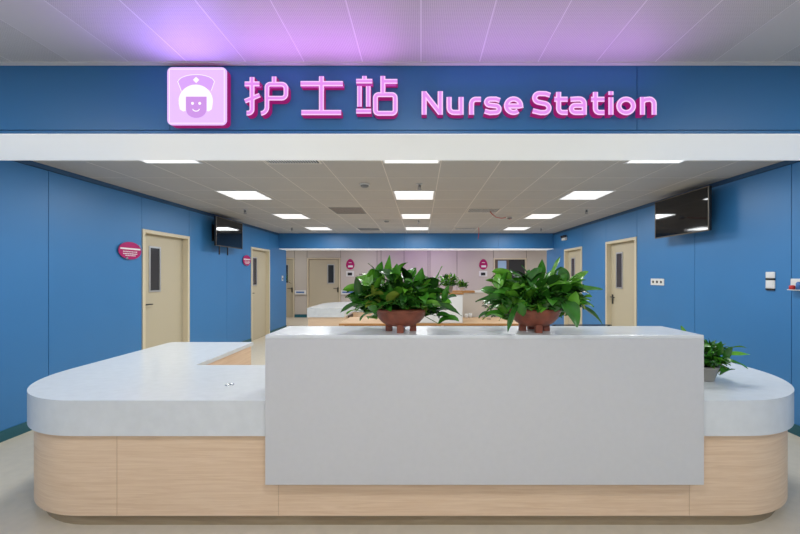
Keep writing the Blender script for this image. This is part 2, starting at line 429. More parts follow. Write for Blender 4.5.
cb = thing('counter_base', 'pale maple counter base with rounded corners under the white worktop', 'counter', (0, 3.0, 0))
i1 = 0.03
m = MB(); m.prism(U(CX0 + i1, CX1 - i1, CY0 + i1, CY1 - 0.02, CR - i1, CI0 - 0.015, CI1 + 0.015, CYI - 0.015), ZW, ZT - 0.036)
o = m.build('wood_panel', M['wood'], cb); smooth_sides(o)
for xx in (-1.836, -0.86, 1.62): MB().box(xx - 0.0012, xx + 0.0012, CY0 + i1 - 0.0012, CY0 + i1 + 0.001, ZW, ZB - 0.001).build('panel_joint', M['wood_joint'], cb)
i2 = 0.06
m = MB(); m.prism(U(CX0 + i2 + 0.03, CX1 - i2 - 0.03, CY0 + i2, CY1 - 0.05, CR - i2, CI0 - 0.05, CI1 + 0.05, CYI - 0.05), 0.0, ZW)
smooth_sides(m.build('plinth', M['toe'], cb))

# raised transaction counter
PX0, PX1, PY0, PY1, PZ0, PZ1 = -0.911, 1.654, 2.08, 2.45, 0.303, 1.179
rc = thing('raised_counter', 'tall white transaction counter block projecting from the centre of the desk', 'counter', (0.37, 2.24, PZ0))
m = MB(); m.box(PX0, PX1, PY0, PY0 + 0.036, PZ0, PZ1 - 0.022, 0, 0.002)
m.build('front_panel', M['ped'], rc)
m = MB(); m.box(PX0, PX1, PY0 + 0.037, PY1, ZT + 0.001, PZ1 - 0.022, 0)
m.build('body', M['ped'], rc)
m = MB(); m.box(PX0, PX1, PY0, PY1, PZ1 - 0.022, PZ1, 0, 0.003)
m.build('top_slab', M['marble'], rc)

# cable grommet
gx, gy = -1.30, 2.42
g = thing('cable_grommet', 'small round steel cable grommet set in the left worktop', 'grommet', (gx, gy, ZT))
MB().lathe([(0.026, 0.0005), (0.028, 0.003), (0.022, 0.005), (0.020, 0.003)], 28, (gx, gy, ZT)).build('ring', M['chrome'], g)
MB().lathe([(0.019, 0.0005), (0.019, 0.0028), (0.004, 0.003)], 24, (gx, gy, ZT)).build('slot_cover', M['black'], g)

# ------------------------------------------------------------------ plants
def leaf(m, p, d, L, W, droop, mi, roll=0.0, n=7):
    """lance-shaped blade with a folded midrib, arching along its length"""
    p = Vector(p); d = Vector(d).normalized(); up = Vector((0, 0, 1))
    s = d.cross(up)
    if s.length < 0.05: s = Vector((1, 0, 0))
    s.normalize(); s = Matrix.Rotation(roll, 3, d) @ s
    vs = []; q = p.copy(); dd = d.copy()
    for i in range(n + 1):
        t = i / n
        w = W * 0.5 * (math.sin(PI * min(1, t ** 0.72)) ** 0.85 if 0 < t < 1 else 0.0) + 0.0012
        nrm = s.cross(dd).normalized()
        wav = 0.05 * W * math.sin(9 * t + L * 90)
        vs += [q - s * w + nrm * (0.30 * w + wav), q - s * w * 0.5 + nrm * 0.12 * w, q, q + s * w * 0.5 + nrm * 0.12 * w, q + s * w + nrm * (0.30 * w - wav)]
        q = q + dd * (L / n); dd = (dd + Vector((0, 0, -droop / n * (0.5 + t)))).normalized()
        s = (s - dd * s.dot(dd)).normalized()
    fs = []
    for i in range(n):
        for k in range(4): fs.append((i * 5 + k, i * 5 + k + 1, (i + 1) * 5 + k + 1, (i + 1) * 5 + k))
    m.add(vs, fs, mi, True)
    return q

def foliage(name, parent, ctr, ax, ay, az, n, Lr, Wr, seed, extra=(), zlow=-0.25, weights=(3, 5, 5, 3, 0.5)):
    rnd = random.Random(seed); m = MB(); c = Vector(ctr)
    for i in range(n):
        ph = 2 * PI * ((i * 0.618034) % 1) + rnd.uniform(-0.25, 0.25)
        u = zlow + (1 - zlow) * rnd.random() ** 0.85
        ct = u; st = math.sqrt(max(0.0, 1 - ct * ct)) if ct > 0 else 1.0
        if math.sin(ph) < -0.35 and u < 0.12: u = rnd.uniform(0.12, 0.7); ct = u; st = math.sqrt(1 - u * u)
        L = rnd.uniform(*Lr); W = rnd.uniform(*Wr) * (L / Lr[1]) ** 0.5
        dirn = Vector((math.cos(ph) * st, math.sin(ph) * st, ct))
        sh = st ** -0.45 if st > 0.15 else 1.0
        tip = Vector((dirn.x * ax * sh, dirn.y * ay * sh, dirn.z * az)) * rnd.uniform(0.5, 1.04)
        d = Vector((dirn.x, dirn.y, 0.30 + 0.7 * max(0, ct))).normalized()
        d = (d + Vector((rnd.uniform(-.6, .6), rnd.uniform(-.6, .6), rnd.uniform(-.25, .35)))).normalized()
        start = tip - d * L * 0.80
        droop = rnd.uniform(0.5, 1.8)
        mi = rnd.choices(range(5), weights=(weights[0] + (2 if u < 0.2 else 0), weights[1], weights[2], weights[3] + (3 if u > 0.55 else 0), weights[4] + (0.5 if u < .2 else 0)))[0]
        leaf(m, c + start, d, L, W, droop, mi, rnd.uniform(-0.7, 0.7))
        root = c + Vector((start.x * 0.12, start.y * 0.12, -az * 0.12))
        mid = (root + c + start) / 2 + Vector((0, 0, 0.02))
        m.tube([root, mid, c + start], [0.003, 0.0026, 0.002], 5, 5)
    for (sp, d, L, W, dr, mi, ro) in extra:
        leaf(m, c + Vector(sp), d, L, W, dr, mi, ro, 9)
        m.tube([c + Vector((sp[0] * .1, sp[1] * .1, -az * .1)), c + Vector(sp) * 0.6 + Vector((0, 0, .015)), c + Vector(sp)], [0.0032, 0.0028, 0.002], 5, 5)
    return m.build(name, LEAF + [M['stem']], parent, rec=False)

def bowl_plant(x, y, z, rx, ry, label, seed, ax, az, n, extra, cx=0.0):
    t = thing('potted_plant', label, 'plant', (x, y, z), 'bowls of leafy plants on the raised counter')
    hp = 0.142
    prof = [(0.30, 0.030), (0.52, 0.036), (0.74, 0.056), (0.90, 0.085), (0.985, 0.115), (1.0, 0.126), (1.05, 0.131), (1.05, 0.142), (0.99, 0.145), (0.95, 0.140), (0.93, 0.125), (0.2, 0.120)]
    b = MB().lathe([(r, zz) for r, zz in prof], 40, (x, y, z), rx, ry).build('bowl', M['clay'], t)
    for sx, sy in ((0, -1), (-0.9, 0.1), (0.9, 0.1), (0, 1)):
        m = MB(); fx, fy = x + sx * rx * 0.52, y + sy * ry * 0.55
        m.prism(rrect(fx - 0.021, fx + 0.021, fy - 0.019, fy + 0.019, 0.006), z, z + 0.048)
        m.build('foot', M['clay'], b)
    MB().lathe([(0.93, 0.118), (0.93, 0.128), (0.5, 0.134)], 32, (x, y, z), rx, ry).build('soil', M['soil'], t)
    foliage('foliage', t, (x + cx, y, z + hp + 0.015), ax, 0.235, az, n, (0.10, 0.165), (0.055, 0.085), seed, extra)
    return t

PYC = 2.245
exL = [((-0.07, -0.02, 0.17), (0.10, -.2, 1), 0.15, 0.05, 0.1, 3, 0.2), ((0.22, -.05, 0.13), (0.35, -.2, 0.9), 0.13, 0.055, 0.1, 3, 0.5), ((-0.02, -0.10, 0.13), (0.3, -0.6, 0.7), 0.14, 0.055, 0.6, 3, 0.9),
       ((-0.02, -0.17, 0.04), (-0.5, -0.6, -0.15), 0.17, 0.075, 0.5, 1, 0.4), ((0.05, -0.17, 0.05), (0.8, -0.6, 0.0), 0.16, 0.075, 0.6, 1, -0.4), ((-0.19, -.08, 0.1), (-1, -.2, 0.25), 0.15, 0.07, 0.7, 3, 0.9),
       ((-0.21, -.10, 0.03), (-0.9, -.3, -0.25), 0.15, 0.065, 0.5, 1, 0.6), ((0.20, -.10, 0.02), (0.9, -.3, -0.15), 0.20, 0.07, 0.6, 1, -0.6), ((-0.08, -.17, 0.08), (-.7, -.6, .1), .13, .055, .7, 4, .4)]
exR = [((-0.16, -0.06, 0.17), (-0.5, -.1, 0.4), 0.14, 0.06, 1.1, 3, 1.0), ((0.12, -0.16, 0.05), (0.12, -0.45, -0.35), 0.19, 0.095, 1.2, 1, 0.2), ((0.24, -.02, 0.12), (0.35, -.1, 0.8), 0.13, 0.065, 1.4, 3, 0.9),
       ((0.22, 0.0, 0.10), (0.95, -.1, 0.10), 0.20, 0.055, 0.25, 2, 0.7), ((-0.22, -.12, 0.05), (-0.95, -.3, 0.1), 0.19, 0.075, 0.5, 1, 0.6), ((-0.15, -.16, 0.02), (-.35, -.4, -.5), .19, .05, .6, 1, .3),
       ((0.23, -.05, 0.02), (0.7, -.2, -0.35), 0.21, 0.05, 0.9, 1, -0.4), ((0.03, -0.05, 0.16), (-0.1, -.3, 0.9), 0.14, 0.055, 0.3, 2, 0.4), ((0.10, -0.02, 0.17), (0.25, -.1, 0.8), 0.15, 0.055, 0.3, 3, 0.5)]
bowl_plant((401 - VX) * PYC / F, PYC, PZ1, 0.162, 0.138, 'large leafy green plant in brown clay bowl, left on the raised counter', 11, 0.33, 0.265, 350, exL, -0.012)
bowl_plant((534.5 - VX) * PYC / F, PYC, PZ1, 0.158, 0.136, 'large leafy green plant in brown clay bowl, right on the raised counter', 23, 0.325, 0.26, 340, exR, 0.0)

def small_plant(x, y, z, r, h, label, seed, ax, az, n, potm, Lr, Wr, cat='plant', group=None, zlow=-0.25, cz=0.02, extra=()):
    t = thing('potted_plant', label, cat, (x, y, z), group)
    MB().lathe([(r * 0.72, 0), (r * 0.76, 0.004), (r, h * 0.86), (r * 1.06, h * 0.87), (r * 1.06, h), (r * 0.92, h), (r * 0.88, h * 0.9), (r * .2, h * .88)], 28, (x, y, z)).build('pot', potm, t)
    MB().lathe([(r * 0.86, h * 0.87), (r * 0.86, h * 0.92), (r * 0.3, h * 0.95)], 20, (x, y, z)).build('soil', M['soil'], t)
    foliage('foliage', t, (x, y, z + h + cz), ax, ax, az, n, Lr, Wr, seed, extra, zlow)
    return t
small_plant(2.02, 2.56, ZT, 0.095, 0.105, 'small leafy plant in grey pot on the right worktop behind the white block', 31, 0.175, 0.17, 170, M['grey_pot'], (0.09, 0.13), (0.04, 0.06), zlow=-0.25, extra=[((0.12, -.05, .06), (.95, -.1, .12), .17, .04, .3, 3, .5), ((0.10, -.08, .03), (.75, -.25, -.15), .14, .05, .6, 2, .3), ((-.10, 0, .14), (-.4, 0, 1), .13, .045, .2, 3, .4), ((.12, -.06, .1), (.8, -.2, .3), .13, .045, .7, 2, -.4), ((.03, -.1, .04), (.2, -.6, .1), .10, .06, .6, 1, .2)])

# ------------------------------------------------------------------ illuminated sign on the bulkhead
YS = YF0 - 0.040
def SX(px): return (px - VX) * YS / F
def SZ(py): return H + (VY - py) * YS / F

def ribbon(pts, w, closed=False):
    """quad strip outlines of a stroke with mitred joints -> list of quads (2D)"""
    P = [Vector(p) for p in pts]; n = len(P); Lf = []; Rt = []
    for i in range(n):
        if closed: a, b = P[i - 1], P[(i + 1) % n]
        else: a, b = P[max(i - 1, 0)], P[min(i + 1, n - 1)]
        d1 = (P[i] - a).normalized() if (P[i] - a).length > 0 else (b - P[i]).normalized()
        d2 = (b - P[i]).normalized() if (b - P[i]).length > 0 else d1
        t = (d1 + d2).normalized(); nn = Vector((-t.y, t.x)); k = max(0.5, abs(nn.dot(Vector((-d1.y, d1.x)))))
        Lf.append(P[i] + nn * w / 2 / k); Rt.append(P[i] - nn * w / 2 / k)
    return Lf, Rt
def stroke3d(mf, mr, pts, w, closed=False, rim=0.0):
    """front faces to mf (slot 0 fill, slot 1 rim); sides and back to mr"""
    Lf, Rt = ribbon(pts, w, closed); n = len(pts)
    segs = range(n if closed else n - 1)
    for i in segs:
        j = (i + 1) % n
        q = [Rt[i], Rt[j], Lf[j], Lf[i]]
        mf.add([(p.x, YS, p.y) for p in q], [(0, 1, 2, 3)], 0)
        for a, b in ((Lf[i], Lf[j]), (Rt[j], Rt[i])):
            mr.add([(a.x, YS + .001, a.y), (b.x, YS + .001, b.y), (b.x, YF0 - .001, b.y), (a.x, YF0 - .001, a.y)], [(0, 1, 2, 3)])
        mr.add([(p.x, YF0 - .001, p.y) for p in q], [(3, 2, 1, 0)])
    if not closed:
        for i in (0, n - 1):
            a, b = Lf[i], Rt[i]
            mr.add([(a.x, YS + .001, a.y), (b.x, YS + .001, b.y), (b.x, YF0 - .001, b.y), (a.x, YF0 - .001, a.y)], [(0, 1, 2, 3)])
    Li, Ri = ribbon(pts, w * 0.52, closed)
    for i in segs:
        j = (i + 1) % n
        mf.add([(p.x, YS - .0006, p.y) for p in (Ri[i], Ri[j], Li[j], Li[i])], [(0, 1, 2, 3)], 1)

def Z2(pts): return [(SX(230 + x / 3.632), SZ(50 + y / 3.632)) for x, y in pts]
def rc_(cx, cy, r, a0, a1, n=6):    # rounded corner in zoomed picture units, angles clockwise on screen
    return [(cx + r * math.cos(math.radians(a0 + (a1 - a0) * i / n)), cy + r * math.sin(math.radians(a0 + (a1 - a0) * i / n))) for i in range(n + 1)]
PXU = YS / F / 3.632
HU = [([(53, 123), (107, 123)], 18), ([(80, 98), (80, 215)] + rc_(66, 215, 14, 0, 90) + [(60, 229)], 18), ([(54, 186), (108, 164)], 17),
      ([(160, 96), (160, 118)], 17), ([(112, 230)] + rc_(112, 208, 22, 90, 0) + rc_(146, 136, 12, 180, 270) + rc_(188, 139, 15, 270, 360) + rc_(188, 160, 15, 0, 90) + [(134, 175)], 17)]
SHI = [([(256, 122), (410, 122)], 19), ([(332, 95), (332, 220)], 18), ([(259, 227), (404, 227)], 19)]
ZHAN = [([(488, 94), (488, 106)], 17), ([(458, 113), (517, 113)], 17), ([(470, 131), (470, 206)], 17), ([(502, 131), (502, 206)], 17), ([(458, 222), (513, 222)], 18),
        ([(555, 94), (555, 156)], 18), ([(555, 114), (608, 114)], 18), (rc_(540, 174, 12, 180, 270) + rc_(588, 174, 12, 270, 360) + rc_(588, 218, 12, 0, 90) + rc_(540, 218, 12, 90, 180), 18)]
SIGN = 'characters and letters of the lit sign'
for strokes, nm, lab in ((HU, 'sign_character', 'first glowing pink Chinese character, right beside the nurse face box'),
                         (SHI, 'sign_character', 'middle glowing pink Chinese character with two bars and one upright'),
                         (ZHAN, 'sign_character', 'third glowing pink Chinese character, left of the word Nurse')):
    mf, mr = MB(), MB(); allx = [p[0] for s, w in strokes for p in s]
    cx = SX(230 + (min(allx) + max(allx)) / 2 / 3.632)
    t = thing(nm, lab, 'sign', (cx, YF0, SZ(112)), SIGN)
    for s, w in strokes:
        closed = len(s) == 28
        stroke3d(mf, mr, Z2(s), w * PXU, closed)
    mf.build('lit_face', [M['face_rim'], M['face']], t, rec=False)
    mr.build('letter_side', M['return'], t, rec=False)

# Latin letters, drawn as strokes
def el(cx, cy, rx, ry, a0, a1, n=10):
    return [(cx + rx * math.cos(math.radians(a0 + (a1 - a0) * k / n)), cy + ry * math.sin(math.radians(a0 + (a1 - a0) * k / n))) for k in range(n + 1)]
LW = 15.5
LET = [([[(71.5, 122), (71.5, 192)], [(72, 127), (119, 187)], [(119.5, 122), (119.5, 192)]], 'glowing pink capital letter N beginning the word Nurse'),
       ([[(145.5, 139)] + el(159.5, 171, 14, 14, 180, 90, 6) + [(181, 185)], [(181, 139), (181, 192)]], 'glowing pink letter u, second in the word Nurse'),
       ([[(212, 192), (212, 160)] + el(225, 159, 13, 13, 190, 270, 6) + [(240, 146)]], 'glowing pink letter r in the middle of the word Nurse'),
       ([[(296, 149.5), (284, 145.5)] + el(267, 154.5, 10.5, 9, 270, 110, 8) + el(284, 175, 9.5, 9.5, 280, 440, 8)[0:] + [(266, 185.5), (251, 181)]], 'glowing pink letter s before the e in Nurse'),
       ([[(318, 166), (352, 166)] + el(336.5, 165, 21, 20, 0, -310, 22) + []], 'glowing pink letter e ending the word Nurse'),
       ([[(445, 134), (432, 129.5), (417, 129)] + el(413, 142, 14, 13, 270, 110, 8) + el(427, 172, 14.5, 13.5, 285, 440, 8) + [(416, 185.5), (393, 180)]], 'glowing pink capital letter S beginning the word Station'),
       ([[(470, 124), (470, 172)] + el(482, 173, 12, 12, 180, 90, 6) + [(497, 185)], [(457, 146), (497, 146)]], 'glowing pink letter t right after the capital S of Station'),
       ([[(505, 146.5), (524, 145)] + el(532, 159, 14, 14, 270, 360, 6) + [(546, 192)], [(546, 164), (524, 164)] + el(520, 174.5, 12, 10.5, 270, 90, 8) + [(546, 185)]], 'glowing pink letter a, between the two letters t of Station'),
       ([[(579, 124), (579, 172)] + el(591, 173, 12, 12, 180, 90, 6) + [(606, 185)], [(566, 146), (606, 146)]], 'glowing pink letter t before the i in Station'),
       ([[(625, 140), (625, 192)], [(625, 122), (625, 133)]], 'glowing pink letter i with its square dot in Station'),
       ([el(670, 165.5, 21.5, 20, 0, 345, 23)], 'glowing pink round letter o near the end of Station'),
       ([[(718.5, 139), (718.5, 192)], [(719, 152), (727, 147)] + el(739, 160, 14, 14.5, 270, 360, 6) + [(753, 192)]], 'glowing pink letter n, last letter of Station')]
def Z3(pts): return [(SX(400 + x / 2.963), SZ(50 + y / 2.963)) for x, y in pts]
for strokes, lab in LET:
    allp = [p for st in strokes for p in st]
    t = thing('sign_letter', lab, 'sign', (SX(400 + sum(p[0] for p in allp) / len(allp) / 2.963), YF0, SZ(104)), SIGN)
    mf, mr = MB(), MB()
    for st in strokes: stroke3d(mf, mr, Z3(st), LW * YS / F / 2.963, len(st) == 24 and 690 < st[0][0] < 695)
    mf.build('lit_face', [M['face_rim'], M['face']], t, rec=False)
    mr.build('letter_side', M['return'], t, rec=False)

# nurse face box
ix0, ix1, iz0, iz1 = SX(167.5), SX(226.8), SZ(125.2), SZ(67.4)
t = thing('sign_light_box', 'glowing lilac square sign box with a drawn nurse face', 'sign', ((ix0 + ix1) / 2, YF0, (iz0 + iz1) / 2))
MB().prism(rrect(ix0, ix1, iz0, iz1, 0.026), YS + 0.003, YF0 - .001, 'Y').build('box_side', M['return'], t)
mf = MB().prism(rrect(ix0, ix1, iz0, iz1, 0.026), YS - 0.002, YS + 0.003, 'Y'); fo = mf.build('lit_face', M['icon'], t)
def I(x, y): return (SX(160 + x / 6.154), SZ(60 + y / 6.154))
def layer(name, pts, dy, m_):
    MB().prism([I(*p) for p in pts][::-1], YS - 0.002 - dy, YS - 0.002 - dy + 0.0006, 'Y').build(name, M[m_], fo)
m = MB()
def rimstroke(pts, w, closed=False, dy=0.001):
    Lf, Rt = ribbon([I(*p) for p in pts], w, closed); n = len(pts)
    for i in range(n if closed else n - 1):
        j = (i + 1) % n; m.add([(p.x, YS - 0.002 - dy, p.y) for p in (Rt[i], Rt[j], Lf[j], Lf[i])], [(0, 1, 2, 3)])
cap = [(135, 195), (112, 135)] + [(225 + 112 * math.cos(math.radians(a)), 140 - 48 * math.sin(math.radians(a))) for a in range(170, 9, -10)] + [(338, 135), (318, 190)]
layer('cap', cap + [(225, 160)], 0.0004, 'icon_cap')
rimstroke(cap, 0.0032, dy=0.0016)
rimstroke([(50 + 10, 60), (50 + 10, 385)], 0.003); rimstroke([(60, 58), (396, 58)], 0.003); rimstroke([(397, 60), (397, 385)], 0.003); rimstroke([(60, 390), (396, 390)], 0.003)
m.build('outline', M['icon_white'], fo, rec=False)
hair = [(118, 270), (118, 250)] + [(222 + 105 * math.cos(math.radians(a)), 255 - 102 * math.sin(math.radians(a))) for a in range(180, -1, -10)] + [(326, 270), (320, 305), (300, 318), (290, 315), (290, 226), (160, 226), (160, 315), (145, 318), (125, 305)]
layer('hair', hair, 0.0012, 'icon_white')
facep = [(162, 228), (288, 228), (288, 310)] + [(225 + 62 * math.cos(math.radians(a)), 308 + 50 * math.sin(math.radians(a))) for a in range(0, 181, 15)] + [(162, 310)]
layer('face', facep, 0.0008, 'icon_mid')
layer('badge', [(225, 106), (244, 125), (225, 144), (206, 125)], 0.0022, 'icon_white')
for ex in (203, 247):
    layer('eye', [(ex + 9 * math.cos(a * PI / 6), 269 + 9 * math.sin(a * PI / 6)) for a in range(12)], 0.0022, 'icon_white')
m = MB(); rimstroke([(225 + 20 * math.cos(math.radians(a)), 303 + 14 * math.sin(math.radians(a))) for a in range(0, 181, 15)], 0.005, dy=0.0022)
m.build('smile', M['icon_white'], fo, rec=False)

# ------------------------------------------------------------------ ceiling lights
def make_light(x, y, label):
    t = thing('ceiling_light', label, 'ceiling light', (x, y, ZC), 'square ceiling light panels')
    h = 0.283; e = 0.018; z = ZC
    m = MB(); m.box(x - h, x + h, y - h, y - h + e, z - 0.006, z - 0.001); m.box(x - h, x + h, y + h - e, y + h, z - 0.006, z - 0.001)
    m.box(x - h, x - h + e, y - h + e, y + h - e, z - 0.006, z - 0.001); m.box(x + h - e, x + h, y - h + e, y + h - e, z - 0.006, z - 0.001)
    m.build('frame', M['rimwhite'], t)
    MB().box(x - h + e, x + h - e, y - h + e, y + h - e, z - 0.004, z - 0.001).build('diffuser', M['lamp'], t)
    m = MB()
    for k in (-1, 1): m.box(x - h + e, x + h - e, y + k * 0.09 - 0.03, y + k * 0.09 + 0.03, z - 0.006, z - 0.0041)
    m.build('rib', M['louver'], t)
    panel_lamp(t)
    return t
lx = [TX0 - 4.5 * TX - 0.03, TX0 - 0.5 * TX, TX0 + 3.5 * TX + 0.06]
ly = [TY0 + 0.5 * TY + 3 * TY * k for k in (-1, 0, 1, 2)]
ly[0] += 0.08
col = ['left', 'middle', 'right']; row = ['half hidden above the white soffit edge, nearest', 'second row from the sign', 'third row from the sign', 'row nearest the rear blue bulkhead']
l0 = None
for j, yy in enumerate(ly):
    for i, xx in enumerate(lx):
        lab = 'lit square ceiling panel in the %s column, %s' % (col[i], row[j])
        if l0 is None: l0 = make_light(xx, yy, lab); l0loc = Vector(l0.location)
        else: dup(l0, (xx, yy, ZC), lab, 'square ceiling light panels')
LOBBY = []
for yy in (0.5, -1.3, -3.1):
    for xx in (-2.6, 0.0, 2.4):
        LOBBY.append(dup(l0, (xx, yy, ZC), 'lit square ceiling panel over the lobby in front of the desk', 'lobby ceiling panels'))
for xx in (-4.6, -2.0, 0.6, 3.0, 5.4):
    dup(l0, (xx, 11.4, ZC), 'lit square ceiling panel in the rear room', 'rear room ceiling panels')

# ------------------------------------------------------------------ ceiling fittings
def grille(name, x0, x1, y0, y1, label, kind):
    t = thing(name, label, 'vent', ((x0 + x1) / 2, (y0 + y1) / 2, ZC), 'ceiling vents')
    e = 0.02; m = MB()
    m.box(x0, x1, y0, y0 + e, ZC - 0.008, ZC - .001); m.box(x0, x1, y1 - e, y1, ZC - 0.008, ZC - .001); m.box(x0, x0 + e, y0 + e, y1 - e, ZC - 0.008, ZC - .001); m.box(x1 - e, x1, y0 + e, y1 - e, ZC - 0.008, ZC - .001)
    m.build('frame', M['grid'] if kind != 'perf' else M['grey_grille'], t)
    if kind == 'perf':
        MB().box(x0 + e, x1 - e, y0 + e, y1 - e, ZC - 0.004, ZC - 0.0015).build('grille_plate', M['grille'], t)
        return t
    MB().box(x0 + e, x1 - e, y0 + e, y1 - e, ZC - 0.003, ZC - 0.0015).build('backing', M['hole'], t)
    m = MB()
    if kind == 'slat':
        k = x0 + e + 0.012
        while k < x1 - e - 0.01: m.box(k, k + 0.012, y0 + e, y1 - e, ZC - 0.009, ZC - 0.0031); k += 0.026
    else:
        k = y0 + e + 0.03
        while k < y1 - e - 0.02: m.box(x0 + e, x1 - e, k, k + 0.03, ZC - 0.007, ZC - 0.0031); k += 0.045
    m.build('slat', M['plain'] if kind == 'slat' else M['grey_grille'], t)
    return t
gx0, gx1 = TX0 - 3 * TX + .02, TX0 - 2 * TX - .02
hx0, hx1 = TX0 + TX + .02, TX0 + 2 * TX - .02
grille('air_vent', gx0, gx1, TY0 - 3 * TY + .09, TY0 - 2 * TY + .07, 'slotted ceiling vent just behind the white soffit edge', 'slat')
grille('air_vent', gx0, gx1, TY0 + 2 * TY + .01, TY0 + 3 * TY - .02, 'brown perforated ceiling vent left of the middle light column', 'perf')
grille('air_vent', gx0, gx1, 8.50, 9.02, 'grey ceiling vent near rear bulkhead, above the left plant', 'grey')
grille('air_vent', hx0, hx1, 6.0, 6.42, 'open slotted ceiling vent with a red cable curling out of it', 'slat')
grille('air_vent', hx0, hx1, 8.50, 8.80, 'narrow ceiling vent near rear bulkhead with a red cable hanging straight down', 'slat')

def cable(label, pts):
    o = MB().tube(pts, 0.007, 8).build('cable', M['red']); tag(o, label, 'cable', None); return o
cable('thin red cable curling from the open vent to the smoke detector', [(1.22, 6.26, ZC - 0.017), (1.26, 6.34, ZC - 0.04), (1.38, 6.52, ZC - 0.075), (1.52, 6.72, ZC - 0.06), (1.64, 6.88, ZC - 0.02)])
cable('short red cable hanging down in front of the rear blue bulkhead', [(1.372, 8.47, ZC - 0.001), (1.38, 8.47, ZC - 0.10), (1.368, 8.47, ZC - 0.20), (1.355, 8.46, ZC - 0.28)])

def sprinkler(x, y, label):
    t = thing('sprinkler', label, 'sprinkler', (x, y, ZC), 'ceiling sprinklers')
    MB().lathe([(0.04, -0.001), (0.04, -0.006), (0.014, -0.009)], 20, (x, y, ZC)).build('escutcheon', M['alu'], t)
    m = MB(); m.tube([(x, y, ZC - .006), (x, y, ZC - 0.045)], 0.011, 10); m.tube([(x - .015, y, ZC - .02), (x - .018, y, ZC - .05), (x, y, ZC - 0.064)], 0.004, 6); m.tube([(x + .015, y, ZC - .02), (x + .018, y, ZC - .05), (x, y, ZC - 0.064)], 0.004, 6)
    m.build('body', M['grey_grille'], t)
    MB().lathe([(0.004, -0.062), (0.028, -0.064), (0.028, -0.068), (0.004, -0.070)], 16, (x, y, ZC)).build('deflector', M['grey_grille'], t)
for x, y, lab in ((-0.02, 4.42, 'ceiling sprinkler just in front of the second middle light'), (-3.04, 6.15, 'ceiling sprinkler above the left wall television'), (2.86, 6.15, 'ceiling sprinkler in front of the right wall television'),
                  (-0.05, 7.35, 'ceiling sprinkler behind the third middle light'), (-3.1, 8.55, 'ceiling sprinkler at the far left near the rear bulkhead'), (2.9, 8.6, 'ceiling sprinkler at the far right near the rear bulkhead')):
    sprinkler(x, y, lab)
def detector(x, y, label, led=False):
    t = thing('smoke_detector', label, 'smoke detector', (x, y, ZC), 'ceiling smoke detectors')
    MB().lathe([(0.062, -0.001), (0.062, -0.014), (0.055, -0.018)], 28, (x, y, ZC)).build('base', M['plate'], t)
    MB().lathe([(0.05, -0.017), (0.048, -0.034), (0.03, -0.045), (0.01, -0.047)], 28, (x, y, ZC)).build('sensor_head', M['grey_grille'], t)
    if led: MB().lathe([(0.02, -0.040), (0.02, -0.05), (0.008, -0.052)], 12, (x, y, ZC)).build('indicator', M['red'], t)
detector(-0.70, 4.42, 'round smoke detector left of the second middle light'); detector(-0.71, 7.35, 'round smoke detector left of the third middle light'); detector(1.72, 6.9, 'round smoke detector with red indicator at the end of the red cable', True)

# ------------------------------------------------------------------ wall televisions
def television(sgn, X, y0, y1, label, straps):
    z0, z1 = 2.055, 2.585; xf = X - sgn * 0.20
    t = thing('television', label, 'television', (X, (y0 + y1) / 2, (z0 + z1) / 2), 'televisions high on the side walls')
    def bx(m, a, b, *r, **k):
        xs = sorted((xf + sgn * a, xf + sgn * b)); m.box(xs[0], xs[1], *r, **k); return m
    bx(MB(), 0.004, 0.035, y0, y1, z0, z1, bev=0.006).build('casing', M['black'], t)
    m = MB(); e = 0.014
    bx(m, -0.002, 0.006, y0, y1, z0, z0 + e); bx(m, -0.002, 0.006, y0, y1, z1 - e, z1); bx(m, -0.002, 0.006, y0, y0 + e, z0 + e, z1 - e); bx(m, -0.002, 0.006, y1 - e, y1, z0 + e, z1 - e)
    m.build('bezel', mat('tv_bezel', (0.10, 0.085, 0.07), 0.35, 0.6), t)
    bx(MB(), 0.0, 0.0035, y0 + e, y1 - e, z0 + e, z1 - e).build('screen', M['screen'], t)
    m = MB(); ym = (y0 + y1) / 2
    bx(m, 0.036, 0.199, ym - 0.2, ym + 0.2, z0 + 0.12, z1 - 0.15)
    bx(m, 0.19, 0.199, ym - 0.26, ym + 0.26, z0 + 0.1, z1 - 0.12)
    m.build('wall_bracket', M['black'], t)
    for yy in ((ym - 0.30, ym - 0.02) if straps else ()):
        m = MB(); bx(m, 0.036, 0.05, yy, yy + 0.02, z0 - 0.15, z0 + 0.2); m.build('bracket_strap', M['black'], t)
    return t
television(-1, XL, 6.34, 7.28, 'black flat television high on the left wall between two doors', True)
television(1, XR, 4.19, 5.16, 'black flat television high on the right wall', False)

